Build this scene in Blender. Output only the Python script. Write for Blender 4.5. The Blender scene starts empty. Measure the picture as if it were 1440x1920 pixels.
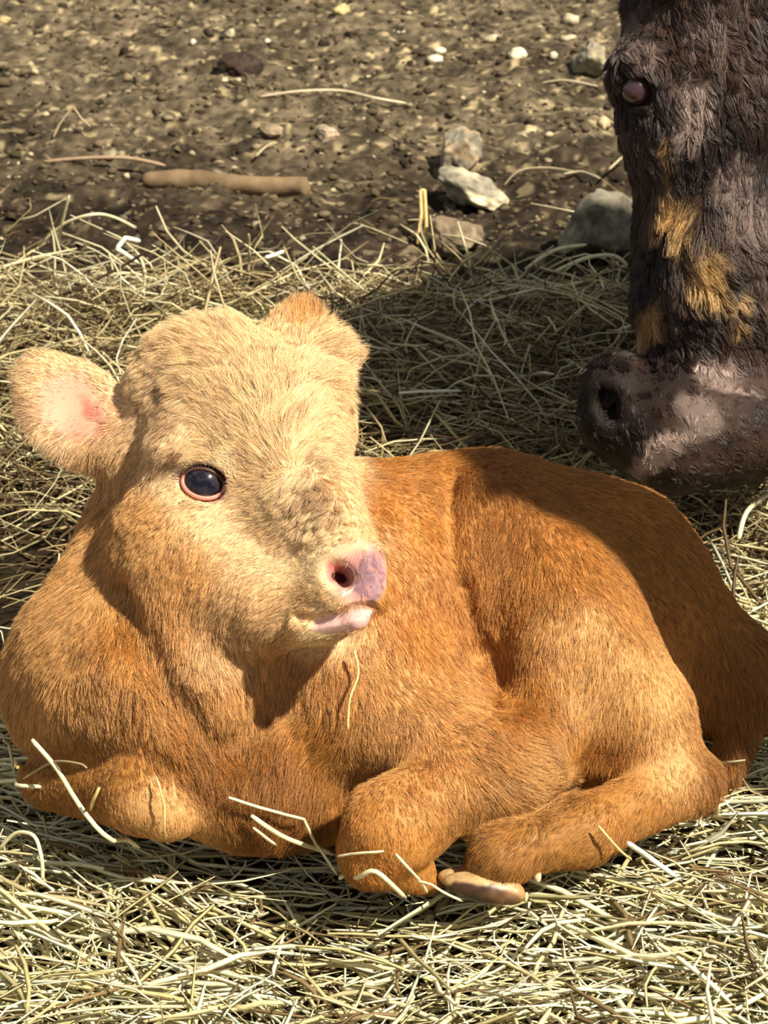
import bpy, bmesh, math, random
import numpy as np
from mathutils import Vector, Matrix

rng = np.random.default_rng(7)
random.seed(7)
FUR = True          # full coat
SC = bpy.context.scene

# ----------------------------------------------------------------- camera
PITCH = math.radians(28.0)
FPX = 4810.0
DIST = 2.6
CF = np.array([0.0, math.cos(PITCH), -math.sin(PITCH)])     # camera forward
CU = np.array([0.0, math.sin(PITCH), math.cos(PITCH)])      # camera up
CR = np.array([1.0, 0.0, 0.0])
CAM = np.array([0.0, 0.0, 0.18]) - CF * DIST

cam_data = bpy.data.cameras.new('camera')
cam = bpy.data.objects.new('camera', cam_data)
SC.collection.objects.link(cam)
cam.location = CAM
cam.rotation_euler = (math.radians(90) - PITCH, 0, 0)
cam_data.sensor_width = 36.0
cam_data.sensor_fit = 'AUTO'
cam_data.lens = FPX / 1920.0 * 36.0
cam_data.clip_start = 0.05
cam_data.clip_end = 100
cam_data.dof.use_dof = True
cam_data.dof.focus_distance = 2.28
cam_data.dof.aperture_fstop = 18
SC.camera = cam

# ----------------------------------------------------------------- light
world = bpy.data.worlds.new('world'); SC.world = world
world.use_nodes = True
wn = world.node_tree.nodes; wl = world.node_tree.links
bg = wn['Background']
bg.inputs['Color'].default_value = (0.74, 0.77, 0.82, 1)
bg.inputs['Strength'].default_value = 0.44

sun_data = bpy.data.lights.new('sun', 'SUN')
sun_data.energy = 7.2
sun_data.angle = math.radians(0.9)
sun_data.color = (1.0, 0.91, 0.78)
sun = bpy.data.objects.new('sun', sun_data)
SC.collection.objects.link(sun)
SUNC = np.array([0.49, 0.53, 0.69])                        # towards the sun, camera axes
SUNW = CR * SUNC[0] + CU * SUNC[1] - CF * SUNC[2]
SUNW /= np.linalg.norm(SUNW)
sun.rotation_euler = Vector(SUNW).to_track_quat('Z', 'Y').to_euler()
sun.location = Vector(SUNW) * 6

SC.view_settings.view_transform = 'Standard'
SC.view_settings.look = 'None'
SC.view_settings.gamma = 1.0
SC.view_settings.use_curve_mapping = False
SC.view_settings.exposure = 0.04

# ----------------------------------------------------------------- helpers
def S(px, py, dz=0.0):
    """point seen at photo pixel px,py at depth DIST-dz"""
    t = DIST - dz
    return CAM + t * (CF + CR * (px - 720) / FPX + CU * (960 - py) / FPX)

def mpp(dz):            # metres per pixel at a depth
    return (DIST - dz) / FPX

def G(px, py, z=0.0):
    """point of the plane z seen at pixel"""
    d = CF + CR * (px - 720) / FPX + CU * (960 - py) / FPX
    t = (z - CAM[2]) / d[2]
    return CAM + t * d

def pix(P):
    """photo pixel of world points (N,3)"""
    Q = P - CAM
    t = Q @ CF
    return 720 + FPX * (Q @ CR) / t, 960 - FPX * (Q @ CU) / t, DIST - t

def smooth(a, b, x):
    t = np.clip((x - a) / (b - a), 0, 1)
    return t * t * (3 - 2 * t)

# value noise -----------------------------------------------------
_NT = rng.random((64, 64, 64)).astype(np.float32)
def vnoise(P, scale, seed=0):
    Q = np.asarray(P, dtype=np.float64) * scale + seed * 17.31
    i = np.floor(Q).astype(int); f = Q - i
    f = f * f * (3 - 2 * f)
    i0 = i & 63; i1 = (i + 1) & 63
    def g(a, b, c): return _NT[a, b, c]
    x0, y0, z0 = i0[..., 0], i0[..., 1], i0[..., 2]
    x1, y1, z1 = i1[..., 0], i1[..., 1], i1[..., 2]
    fx, fy, fz = f[..., 0], f[..., 1], f[..., 2]
    c00 = g(x0, y0, z0) * (1 - fx) + g(x1, y0, z0) * fx
    c10 = g(x0, y1, z0) * (1 - fx) + g(x1, y1, z0) * fx
    c01 = g(x0, y0, z1) * (1 - fx) + g(x1, y0, z1) * fx
    c11 = g(x0, y1, z1) * (1 - fx) + g(x1, y1, z1) * fx
    return (c00 * (1 - fy) + c10 * fy) * (1 - fz) + (c01 * (1 - fy) + c11 * fy) * fz
def vnoise3(P, scale, seed=0):
    return np.stack([vnoise(P, scale, seed + s) for s in (1, 5, 11)], -1) * 2 - 1

# implicit modelling ------------------------------------------------
def smin(a, b, k):
    h = np.clip(0.5 + 0.5 * (b - a) / k, 0, 1)
    return b * (1 - h) + a * h - k * h * (1 - h)

class Field:
    def __init__(self): self.p = []
    def cone(self, a, b, ra, rb, k=0.03, op='+'):
        a = np.array(a, float); b = np.array(b, float)
        r = max(ra, rb) + k + 0.03
        self.p.append(('c', a, b, ra, rb, k, op, np.minimum(a, b) - r, np.maximum(a, b) + r))
    def ball(self, c, r, k=0.03, op='+'): self.cone(c, c, r, r, k, op)
    def ell(self, c, axes, radii, k=0.03, op='+'):
        c = np.array(c, float); A = np.array(axes, float)          # rows: unit axes
        r = max(radii) + k + 0.03
        self.p.append(('e', c, A, np.array(radii, float), None, k, op, c - r, c + r))
    @staticmethod
    def dist(q, X, Y, Z):
        if q[0] == 'c':
            a, b, ra, rb = q[1:5]
            ab = b - a; L = float(ab @ ab)
            dx, dy, dz = X - a[0], Y - a[1], Z - a[2]
            if L < 1e-12:
                return np.sqrt(dx * dx + dy * dy + dz * dz) - ra
            t = np.clip((dx * ab[0] + dy * ab[1] + dz * ab[2]) / L, 0, 1)
            ex, ey, ez = dx - t * ab[0], dy - t * ab[1], dz - t * ab[2]
            return np.sqrt(ex * ex + ey * ey + ez * ez) - (ra + t * (rb - ra))
        c, A, r = q[1:4]
        dx, dy, dz = X - c[0], Y - c[1], Z - c[2]
        k0 = 0; k1 = 0
        for m in range(3):
            u = dx * A[m, 0] + dy * A[m, 1] + dz * A[m, 2]
            k0 = k0 + (u / r[m]) ** 2
            k1 = k1 + (u / r[m] ** 2) ** 2
        k0 = np.sqrt(k0); k1 = np.sqrt(k1) + 1e-9
        return k0 * (k0 - 1) / k1
    @staticmethod
    def comb(d, e, q):
        k = q[5]
        return smin(d, e, k) if q[6] == '+' else -smin(-d, e, k)
    def at(self, P):
        D = np.full(len(P), 0.2)
        for q in self.p:
            m = np.all((P > q[7]) & (P < q[8]), axis=1)
            if not m.any(): continue
            Q = P[m]
            D[m] = self.comb(D[m], self.dist(q, Q[:, 0], Q[:, 1], Q[:, 2]), q)
        return D
    def grid(self, lo, hi, h):
        ax = [np.arange(lo[i], hi[i] + h, h) for i in range(3)]
        D = np.full([len(a) for a in ax], 0.2, np.float32)
        for q in self.p:
            sl = []
            for i in range(3):
                s = np.searchsorted(ax[i], q[7][i]); e = np.searchsorted(ax[i], q[8][i])
                sl.append(slice(s, e))
            if any(s.stop <= s.start for s in sl): continue
            X = ax[0][sl[0]][:, None, None]; Y = ax[1][sl[1]][None, :, None]; Z = ax[2][sl[2]][None, None, :]
            D[tuple(sl)] = self.comb(D[tuple(sl)], self.dist(q, X, Y, Z), q)
        return ax, D

def surface_nets(ax, D, iso=0.0):
    D = D - iso
    ins = D < 0
    c = [ins[i:ins.shape[0] - 1 + i, j:ins.shape[1] - 1 + j, k:ins.shape[2] - 1 + k] for i in (0, 1) for j in (0, 1) for k in (0, 1)]
    n = sum(x.astype(np.uint8) for x in c)
    act = (n > 0) & (n < 8)
    I = np.argwhere(act)
    idx = np.full(act.shape, -1, np.int64); idx[act] = np.arange(len(I))
    acc = np.zeros((len(I), 3)); cnt = np.zeros(len(I))
    corners = [(i, j, k) for i in (0, 1) for j in (0, 1) for k in (0, 1)]
    for a in corners:
        for m in range(3):
            if a[m]: continue
            b = list(a); b[m] = 1
            da = D[I[:, 0] + a[0], I[:, 1] + a[1], I[:, 2] + a[2]]
            db = D[I[:, 0] + b[0], I[:, 1] + b[1], I[:, 2] + b[2]]
            x = (da < 0) != (db < 0)
            t = np.where(x, da / np.where(x, da - db, 1), 0)
            p = np.tile(np.array(a, float), (len(I), 1)); p[:, m] = t
            acc[x] += p[x]; cnt[x] += 1
    V = I + acc / cnt[:, None]
    h = ax[0][1] - ax[0][0]
    V = V * h + np.array([ax[0][0], ax[1][0], ax[2][0]])
    F = []
    for m in range(3):
        u, v = (m + 1) % 3, (m + 2) % 3
        sa = [slice(None)] * 3; sb = [slice(None)] * 3
        sa[m] = slice(0, -1); sb[m] = slice(1, None)
        A = ins[tuple(sa)]; B = ins[tuple(sb)]
        E = np.argwhere(A != B)
        ok = (E[:, u] > 0) & (E[:, v] > 0) & (E[:, u] < D.shape[u] - 1) & (E[:, v] < D.shape[v] - 1)
        E = E[ok]
        def cell(du, dv):
            Q = E.copy(); Q[:, u] += du; Q[:, v] += dv
            return idx[Q[:, 0], Q[:, 1], Q[:, 2]]
        q = np.stack([cell(-1, -1), cell(0, -1), cell(0, 0), cell(-1, 0)], 1)
        fl = ~A[E[:, 0], E[:, 1], E[:, 2]]
        q[fl] = q[fl][:, ::-1]
        F.append(q)
    F = np.concatenate(F)
    F = F[(F >= 0).all(1)]
    return V, F

def set_props(o, label=None, category=None, group=None, kind=None):
    if label: o['label'] = label
    if category: o['category'] = category
    if group: o['group'] = group
    if kind: o['kind'] = kind
    return o

def link(name, data, mat=None, parent=None):
    o = bpy.data.objects.new(name, data)
    SC.collection.objects.link(o)
    if mat is not None: data.materials.append(mat)
    if parent is not None: o.parent = parent
    return o

def mesh_np(name, V, F, smooth_shade=True):
    """mesh of numpy verts and equal sized faces"""
    V = np.ascontiguousarray(V, np.float32); F = np.ascontiguousarray(F, np.int32)
    me = bpy.data.meshes.new(name)
    n = F.shape[1]
    me.vertices.add(len(V)); me.vertices.foreach_set('co', V.ravel())
    me.loops.add(F.size); me.loops.foreach_set('vertex_index', F.ravel())
    me.polygons.add(len(F))
    me.polygons.foreach_set('loop_start', np.arange(0, F.size, n, dtype=np.int32))
    if smooth_shade:
        me.polygons.foreach_set('use_smooth', np.ones(len(F), bool))
    me.update(calc_edges=True)
    me.validate()
    return me

def add_tint(me, col, name='tint'):
    a = me.attributes.new(name, 'FLOAT_COLOR', 'POINT')
    C = np.ones((len(col), 4), np.float32); C[:, :3] = col
    a.data.foreach_set('color', C.ravel())

def verts_of(me):
    V = np.empty(len(me.vertices) * 3, np.float32); me.vertices.foreach_get('co', V)
    return V.reshape(-1, 3).astype(float)

def project(field, V, iso, n=2):
    e = 0.0015
    for _ in range(n):
        d = field.at(V) - iso
        g = np.stack([field.at(V + e * np.eye(3)[m]) - field.at(V - e * np.eye(3)[m]) for m in range(3)], 1) / (2 * e)
        L = np.maximum((g * g).sum(1), 0.2)
        st = np.clip(d / L, -0.004, 0.004)
        V = V - g * st[:, None]
    return V

def field_mesh(name, field, lo, hi, h, iso, refine=()):
    ax, D = field.grid(np.array(lo), np.array(hi), h)
    V, F = surface_nets(ax, D, iso)
    me = mesh_np(name, V, F)
    for (c, r, cuts) in refine:
        c = np.array(c)
        bm = bmesh.new(); bm.from_mesh(me)
        ed = [e for e in bm.edges if max((np.array(v.co) - c) @ (np.array(v.co) - c) for v in e.verts) < r * r]
        bmesh.ops.subdivide_edges(bm, edges=ed, cuts=cuts, use_grid_fill=True)
        bm.to_mesh(me); bm.free()
    if refine:
        V = project(field, verts_of(me), iso)
        me.vertices.foreach_set('co', np.ascontiguousarray(V, np.float32).ravel())
        me.polygons.foreach_set('use_smooth', np.ones(len(me.polygons), bool))
        me.update()
    return me

# materials -----------------------------------------------------------
def new_mat(name):
    m = bpy.data.materials.new(name); m.use_nodes = True
    nt = m.node_tree
    return m, nt, nt.nodes['Principled BSDF']

def tint_mat(name, rough=0.6, spec=0.3, bump=0.0, bscale=300.0, var=0.0, vscale=60.0, transl=0.0, sss=0.0):
    m, nt, b = new_mat(name)
    at = nt.nodes.new('ShaderNodeAttribute'); at.attribute_name = 'tint'
    col = at.outputs['Color']
    tc = nt.nodes.new('ShaderNodeTexCoord')
    if var:
        nz = nt.nodes.new('ShaderNodeTexNoise'); nz.inputs['Scale'].default_value = vscale; nz.inputs['Detail'].default_value = 4
        nt.links.new(tc.outputs['Object'], nz.inputs['Vector'])
        mr = nt.nodes.new('ShaderNodeMapRange'); mr.inputs['From Min'].default_value = 0.3; mr.inputs['From Max'].default_value = 0.7
        mr.inputs['To Min'].default_value = 1 - var; mr.inputs['To Max'].default_value = 1 + var
        nt.links.new(nz.outputs['Fac'], mr.inputs['Value'])
        mx = nt.nodes.new('ShaderNodeVectorMath'); mx.operation = 'SCALE'
        nt.links.new(col, mx.inputs[0]); nt.links.new(mr.outputs['Result'], mx.inputs['Scale'])
        col = mx.outputs['Vector']
    nt.links.new(col, b.inputs['Base Color'])
    b.inputs['Roughness'].default_value = rough
    b.inputs['Specular IOR Level'].default_value = spec
    if sss:
        b.inputs['Subsurface Weight'].default_value = sss
        b.inputs['Subsurface Radius'].default_value = (0.006, 0.002, 0.001)
        b.inputs['Subsurface Scale'].default_value = 1.0
    if bump:
        n2 = nt.nodes.new('ShaderNodeTexNoise'); n2.inputs['Scale'].default_value = bscale; n2.inputs['Detail'].default_value = 5
        nt.links.new(tc.outputs['Object'], n2.inputs['Vector'])
        bp = nt.nodes.new('ShaderNodeBump'); bp.inputs['Strength'].default_value = bump; bp.inputs['Distance'].default_value = 0.002
        nt.links.new(n2.outputs['Fac'], bp.inputs['Height']); nt.links.new(bp.outputs['Normal'], b.inputs['Normal'])
    if transl:
        tr = nt.nodes.new('ShaderNodeBsdfTranslucent'); nt.links.new(col, tr.inputs['Color'])
        mx2 = nt.nodes.new('ShaderNodeMixShader'); mx2.inputs[0].default_value = transl
        nt.links.new(b.outputs[0], mx2.inputs[1]); nt.links.new(tr.outputs[0], mx2.inputs[2])
        nt.links.new(mx2.outputs[0], nt.nodes['Material Output'].inputs['Surface'])
    return m

def hair_mat(name, rough=0.5, spec=0.25, transl=0.3, rnd=0.35):
    """coat hair: colour per strand, a little random from strand to strand"""
    m, nt, b = new_mat(name)
    at = nt.nodes.new('ShaderNodeAttribute'); at.attribute_name = 'tint'
    hi = nt.nodes.new('ShaderNodeHairInfo')
    mr = nt.nodes.new('ShaderNodeMapRange'); mr.inputs['To Min'].default_value = 1 - rnd; mr.inputs['To Max'].default_value = 1 + rnd
    nt.links.new(hi.outputs['Random'], mr.inputs['Value'])
    vm = nt.nodes.new('ShaderNodeVectorMath'); vm.operation = 'SCALE'
    nt.links.new(at.outputs['Color'], vm.inputs[0]); nt.links.new(mr.outputs['Result'], vm.inputs['Scale'])
    nt.links.new(vm.outputs['Vector'], b.inputs['Base Color'])
    b.inputs['Roughness'].default_value = rough
    b.inputs['Specular IOR Level'].default_value = spec
    tr = nt.nodes.new('ShaderNodeBsdfTranslucent'); nt.links.new(vm.outputs['Vector'], tr.inputs['Color'])
    mx = nt.nodes.new('ShaderNodeMixShader'); mx.inputs[0].default_value = transl
    nt.links.new(b.outputs[0], mx.inputs[1]); nt.links.new(tr.outputs[0], mx.inputs[2])
    nt.links.new(mx.outputs[0], nt.nodes['Material Output'].inputs['Surface'])
    return m

# ----------------------------------------------------------------- calf shape
calf_f = Field()
def cc(a, b, k=0.03, op='+', F=calf_f):
    F.cone(S(a[0], a[1], a[2]), S(b[0], b[1], b[2]), a[3] * mpp(a[2]), b[3] * mpp(b[2]), k, op)
def cb(a, k=0.03, op='+', F=calf_f):
    F.ball(S(a[0], a[1], a[2]), a[3] * mpp(a[2]), k, op)
def frame(ang, tilt=0.0, yaw=0.0):
    """axes: screen direction at ang (deg, clockwise from right), its normal in screen, towards camera; then tipped"""
    a = math.radians(ang)
    u = CR * math.cos(a) - CU * math.sin(a)
    v = CR * math.sin(a) + CU * math.cos(a)
    w = -CF
    t = math.radians(tilt)       # tip w towards v
    v, w = v * math.cos(t) - w * math.sin(t), w * math.cos(t) + v * math.sin(t)
    y = math.radians(yaw)        # tip w towards u
    u, w = u * math.cos(y) - w * math.sin(y), w * math.cos(y) + u * math.sin(y)
    return np.array([u, v, w])
def ce(c, ang, radii, k=0.03, op='+', tilt=0, yaw=0, F=calf_f):
    F.ell(S(*c), frame(ang, tilt, yaw), [r * mpp(c[2]) for r in radii], k, op)

def sd(px, py, F=calf_f, iso=-0.004, d0=.62):
    """depth offset of the modelled surface under a photo pixel"""
    d = CF + CR * (px - 720) / FPX + CU * (960 - py) / FPX
    t = DIST - d0
    for _ in range(80):
        v = F.at((CAM + d * t)[None])[0] - iso
        if v < .0003: break
        t += min(v * .8, .05)
    return DIST - t
def groove(pts, r, lift=0.0, k=.012):
    """a crease pressed into the surface along photo points"""
    P = [(x, y, sd(x, y) + lift * mpp(.2)) for x, y in pts]
    for a, b in zip(P[:-1], P[1:]):
        cc((*a, r), (*b, r), k, '-')

# trunk
cc((340, 1300, .20, 240), (640, 1190, .14, 285), .06)
cc((640, 1150, .13, 290), (900, 1120, .09, 262), .05)
cc((900, 1120, .07, 260), (1110, 1150, .05, 235), .05)
cc((1110, 1150, .05, 235), (1300, 1260, .03, 135), .05)
cb((150, 1290, .16, 150), .07)                       # far shoulder
cc((250, 1250, .22, 150), (420, 1440, .25, 130), .05)  # breast
cb((480, 1490, .24, 95), .05)                        # brisket
cb((590, 1480, .20, 110), .05)
cb((940, 1530, .215, 66), .02)
cc((900, 1330, .12, 200), (1120, 1380, .13, 130), .05)  # belly against the hay
cc((1010, 1390, .20, 95), (1200, 1425, .19, 95), .04)
# neck
cc((300, 930, .17, 120), (240, 1200, .17, 180), .05)
cc((370, 1040, .25, 130), (350, 1270, .27, 130), .05)
# near shoulder and foreleg
cc((700, 1310, .24, 150), (930, 1425, .28, 95), .04)
cc((930, 1435, .29, 92), (735, 1545, .33, 88), .025)
cc((735, 1560, .33, 86), (705, 1600, .32, 66), .03)
cc((705, 1602, .32, 66), (770, 1632, .305, 44), .02)
cc((770, 1632, .305, 44), (806, 1656, .295, 28), .015)
# far foreleg
Q1 = sd(120, 1450); Q2 = sd(270, 1470)
cc((95, 1462, Q1 - .022, 62), (275, 1482, Q2 - .010, 84), .010)
cc((275, 1484, Q2 - .010, 84), (318, 1522, Q2 + .002, 62), .02)
# hind quarter
cc((930, 970, .16, 96), (1060, 1180, .22, 128), .022)
ce((1090, 1200, .195), 75, (235, 140, 125), .025)
cc((1080, 1250, .22, 120), (1010, 1400, .27, 72), .03)
cc((1150, 1280, .215, 110), (1265, 1450, .22, 72), .03)
cc((1290, 1465, .22, 68), (1090, 1560, .29, 66), .014)
cc((1090, 1560, .29, 66), (930, 1604, .318, 60), .02)
cc((940, 1610, .318, 58), (896, 1642, .318, 36), .015)
cb((1210, 1330, .19, 92), .03)
# rump end and tail
cc((1300, 1220, .03, 110), (1370, 1260, .03, 90), .03)
cc((1390, 1230, .04, 62), (1400, 1320, .05, 62), .015)
cc((1390, 1320, .06, 60), (1365, 1440, .10, 30), .015)
# head
cb((445, 802, .235, 178), .03)
cb((522, 800, .275, 126), .04)
cb((566, 808, .225, 92), .04)
cb((415, 726, .20, 114), .04)
cb((325, 736, .20, 92), .04)
cb((350, 850, .285, 72), .03)
cb((370, 1010, .25, 150), .04)
cc((380, 1040, .28, 120), (510, 1120, .325, 96), .04)
cc((510, 880, .28, 130), (640, 1075, .36, 84), .03)
cc((565, 850, .305, 78), (662, 1025, .385, 40), .03)
cc((490, 1120, .315, 86), (610, 1165, .36, 50), .025)
cb((648, 1088, .376, 76), .02)
cc((644, 1034, .382, 36), (692, 1046, .402, 34), .012)
ce((688, 1092, .402), 82, (56, 36, 36), .012)
cc((699, 1050, .402, 30), (703, 1118, .408, 30), .010)
cc((565, 1115, .342, 78), (640, 1118, .380, 58), .015)
cc((585, 1172, .376, 47), (668, 1158, .408, 34), .008)
cb((655, 1124, .402, 42), .012)
cb((692, 1122, .405, 34), .010)
# ears
ce((140, 768, .20), 38, (140, 100, 30), .012, tilt=5, yaw=-18)
ce((82, 712, .188), 45, (70, 60, 24), .012, tilt=5, yaw=-18)
ce((152, 774, .226), 38, (112, 70, 30), .012, '-', tilt=5, yaw=-18)
cc((205, 830, .20, 58), (270, 850, .22, 75), .03)
ce((550, 630, .17), -66, (86, 58, 26), .02, yaw=10)
cc((600, 690, .18, 50), (540, 680, .18, 60), .03)
groove([(225, 1110), (270, 1220), (340, 1330), (400, 1400)], 7, -5, .03)
groove([(560, 1245), (520, 1320), (450, 1400)], 6, -5, .03)
# creases of the coat: flank, thigh, belly fold, elbow
groove([(842, 890), (845, 960), (850, 1020), (868, 1100)], 6, -2, .012)
groove([(868, 1100), (900, 1220), (930, 1320)], 5, -7, .016)
groove([(1030, 1492), (1070, 1480), (1110, 1468)], 9, -2, .010)
EYE = sd(380, 906)
NOS = sd(636, 1076)
FNO = sd(712, 1052)
# eye socket, nostril, mouth
ce((380, 906, EYE), 14, (39, 27, 50), .004, '-')
ce((628, 1076, NOS + .002), 32, (31, 17, 20), .006, '-')
cc((634, 1082, NOS + .002, 12), (654, 1080, NOS - .022, 12), .005, '-')
def ridge(pts, r, k=.004):
    for p, q in zip(pts[:-1], pts[1:]): cc((*p, r), (*q, r), k)
ridge([(628, 1058, NOS - .001), (652, 1064, NOS + .005), (662, 1080, NOS + .006), (654, 1098, NOS + .005), (636, 1116, NOS + .001)], 6)
ridge([(604, 1066, NOS - .008), (609, 1082, NOS - .004), (626, 1094, NOS - .001)], 5)
ce((716, 1050, FNO), 80, (18, 8, 16), .006, '-')
groove([(556, 1156), (590, 1162), (630, 1156), (664, 1145), (694, 1140)], 2.5, -1, .004)

ISO = -0.004
calf_me = field_mesh('calf', calf_f, (-.46, -.60, -.08), (.48, .36, .60), .0035, ISO,
                     refine=[(S(650, 1100, .40), .07, 2), (S(380, 906, EYE), .034, 2), (S(130, 770, .2), .11, 1)])

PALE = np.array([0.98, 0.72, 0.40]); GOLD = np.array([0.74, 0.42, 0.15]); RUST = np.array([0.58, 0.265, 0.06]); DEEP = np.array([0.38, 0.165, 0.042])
PINK = np.array([0.70, 0.34, 0.27]); MAUVE = np.array([0.24, 0.135, 0.165])

# coat map: pixel x, y, tip direction (x, y), length mm, colour
CTRL = [
    (450, 620, -.35, -.9, 36, PALE), (360, 640, -.8, -.5, 34, PALE), (270, 690, -.8, .3, 24, PALE), (540, 650, .35, -.85, 14, PALE), (495, 630, -.1, -.9, 14, PALE),
    (610, 690, .95, -.25, 44, PALE), (640, 780, .9, .1, 20, PALE), (480, 720, -.3, -.9, 34, PALE), (560, 760, .45, -.85, 30, PALE), (520, 690, .1, -1, 34, PALE),
    (420, 790, -.7, -.5, 30, PALE), (340, 800, -.6, .6, 20, PALE), (500, 840, -.6, -.7, 26, PALE), (590, 850, .7, -.5, 22, PALE),
    (640, 880, .8, .3, 14, PALE), (560, 920, -.5, .8, 24, PALE * .9), (610, 970, -.45, .8, 24, PALE * .85), (650, 960, .5, .7, 12, PALE),
    (640, 1010, -.3, .5, 7, PALE), (480, 950, -.9, .3, 9, PALE * .97), (430, 870, -.5, -.4, 7, PALE), (330, 900, -.7, .6, 9, PALE * .95),
    (420, 980, -.6, .75, 10, PALE * .92), (520, 1040, -.8, .5, 9, PALE * .95), (590, 1060, -.8, .4, 6, PALE),
    (560, 1130, -.9, .4, 8, (PALE + GOLD) / 2), (600, 1190, -.7, .6, 8, PALE), (470, 1130, -.6, .8, 12, (PALE + GOLD) / 2), (350, 1060, -.4, .9, 14, GOLD * 1.08),
    (270, 960, -.5, .85, 15, GOLD * 1.05), (200, 980, -.5, .85, 18, GOLD), (130, 1080, -.5, .85, 20, GOLD), (200, 1120, -.2, .97, 20, GOLD),
    (300, 1180, .1, 1, 22, GOLD * 1.08), (420, 1220, .1, 1, 24, (PALE + GOLD) / 2), (430, 1310, .05, 1, 26, GOLD), (520, 1260, .1, 1, 20, GOLD),
    (60, 1220, -.5, .8, 22, GOLD), (60, 1330, -.3, .9, 22, GOLD), (180, 1300, .3, .95, 22, GOLD), (280, 1370, .4, .9, 22, (GOLD + RUST) / 2),
    (400, 1430, .2, .97, 32, DEEP * 1.15), (520, 1430, -.4, .9, 36, DEEP * 1.1), (480, 1530, .1, .6, 20, DEEP * 1.1), (600, 1380, -.5, .8, 26, RUST), (320, 1400, .3, .9, 22, RUST * .85), (560, 1530, -.2, .8, 22, DEEP), (230, 1200, 0, 1, 20, RUST),  # DEEP lower chest: brown coat with its shading painted in
    (150, 1440, .5, .8, 9, RUST * .8), (240, 1440, .4, .8, 9, RUST * .85), (280, 1500, .3, .9, 8, GOLD), (340, 1540, .1, .9, 7, GOLD),
    (620, 1280, .3, .95, 16, (GOLD + RUST) / 2), (720, 950, .55, .8, 13, RUST * 1.1), (700, 1100, .4, .9, 14, RUST * 1.15), (800, 1000, .5, .85, 13, RUST * 1.1),
    (790, 1180, .4, .9, 15, RUST * 1.15), (740, 1280, .5, .85, 16, GOLD), (860, 1340, .8, .6, 18, GOLD), (980, 1440, .9, .35, 34, GOLD), (1020, 1470, .95, .25, 34, GOLD),
    (700, 1400, .1, 1, 15, GOLD * .95), (800, 1470, .4, .9, 13, (GOLD + RUST) / 2), (680, 1560, 0, 1, 9, RUST * 1.1), (760, 1610, .3, .95, 8, RUST * 1.1),
    (720, 860, .9, .4, 12, RUST), (840, 880, .9, .4, 12, RUST), (900, 900, .1, 1, 16, DEEP * 1.1), (960, 1000, .0, 1, 17, DEEP * 1.2), (930, 1130, .15, 1, 18, RUST),  # DEEP hip: own deep brown plus the cast shadow in the colour
    (960, 1300, .2, 1, 18, RUST), (1060, 1030, .1, 1, 17, RUST), (1080, 1200, 0, 1, 14, GOLD), (1130, 1330, -.1, 1, 14, GOLD * .95), (1110, 1420, -.2, .95, 15, RUST),
    (1200, 1080, .5, .85, 12, RUST * .9), (1050, 900, .8, .5, 18, DEEP * 1.3), (1180, 980, .7, .7, 18, RUST), (1300, 1150, .6, .8, 14, RUST * .9), (1240, 1280, .2, 1, 9, GOLD),
    (1260, 1440, .2, 1, 10, GOLD * .95), (1350, 1260, .3, .95, 20, DEEP * 1.2), (1400, 1300, .2, 1, 22, DEEP * 1.1), (1370, 1440, .1, 1, 28, DEEP),
    (1200, 1520, -.6, .7, 9, RUST * .82), (1080, 1560, -.6, .7, 10, RUST * .76), (960, 1590, -.7, .6, 12, RUST * .7), (900, 1610, -.7, .6, 12, RUST * .62),  # hind shank: shade under the body darkens these coat colours
    (100, 680, -.8, -.5, 12, PALE * .95), (45, 720, -.9, .1, 14, PALE * .92), (90, 840, -.4, .8, 18, PALE * .92), (180, 870, -.2, .9, 20, (PALE + GOLD) / 2), (200, 720, -.6, -.6, 9, PALE * .95),
    (140, 760, -.7, -.2, 4, PINK), (565, 600, .1, -1, 16, GOLD * 1.05), (600, 650, .9, -.1, 44, PALE),
]
CX = np.array([(c[0], c[1]) for c in CTRL], float)
CD = np.array([(c[2], c[3]) for c in CTRL], float)
CL = np.array([c[4] for c in CTRL], float)
CC = np.array([c[5] for c in CTRL], float)

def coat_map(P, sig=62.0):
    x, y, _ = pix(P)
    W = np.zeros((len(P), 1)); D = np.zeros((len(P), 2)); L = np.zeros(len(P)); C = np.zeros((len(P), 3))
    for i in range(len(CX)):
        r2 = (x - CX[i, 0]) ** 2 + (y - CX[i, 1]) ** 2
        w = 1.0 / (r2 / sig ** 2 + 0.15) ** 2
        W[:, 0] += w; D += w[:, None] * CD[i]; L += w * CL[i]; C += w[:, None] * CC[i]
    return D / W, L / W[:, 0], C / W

def blob(x, y, cx, cy, rx, ry, ang=0):
    a = math.radians(ang); dx = x - cx; dy = y - cy
    u = dx * math.cos(a) + dy * math.sin(a); v = -dx * math.sin(a) + dy * math.cos(a)
    return np.sqrt((u / rx) ** 2 + (v / ry) ** 2)

def skin_regions(P):
    """bare skin 0..1 and its colour, by place on the head"""
    x, y, dz = pix(P)
    nose = np.maximum(1 - smooth(.80, 1.05, blob(x, y, 670, 1076, 64, 70, 0)), 1 - smooth(.8, 1.05, blob(x, y, 650, 1164, 72, 22, -10)))
    nose = nose * (dz > .37)
    eye = (1 - smooth(.85, 1.15, blob(x, y, 383, 907, 50, 36, 18))) * (dz > .29)
    return nose, eye

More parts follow.
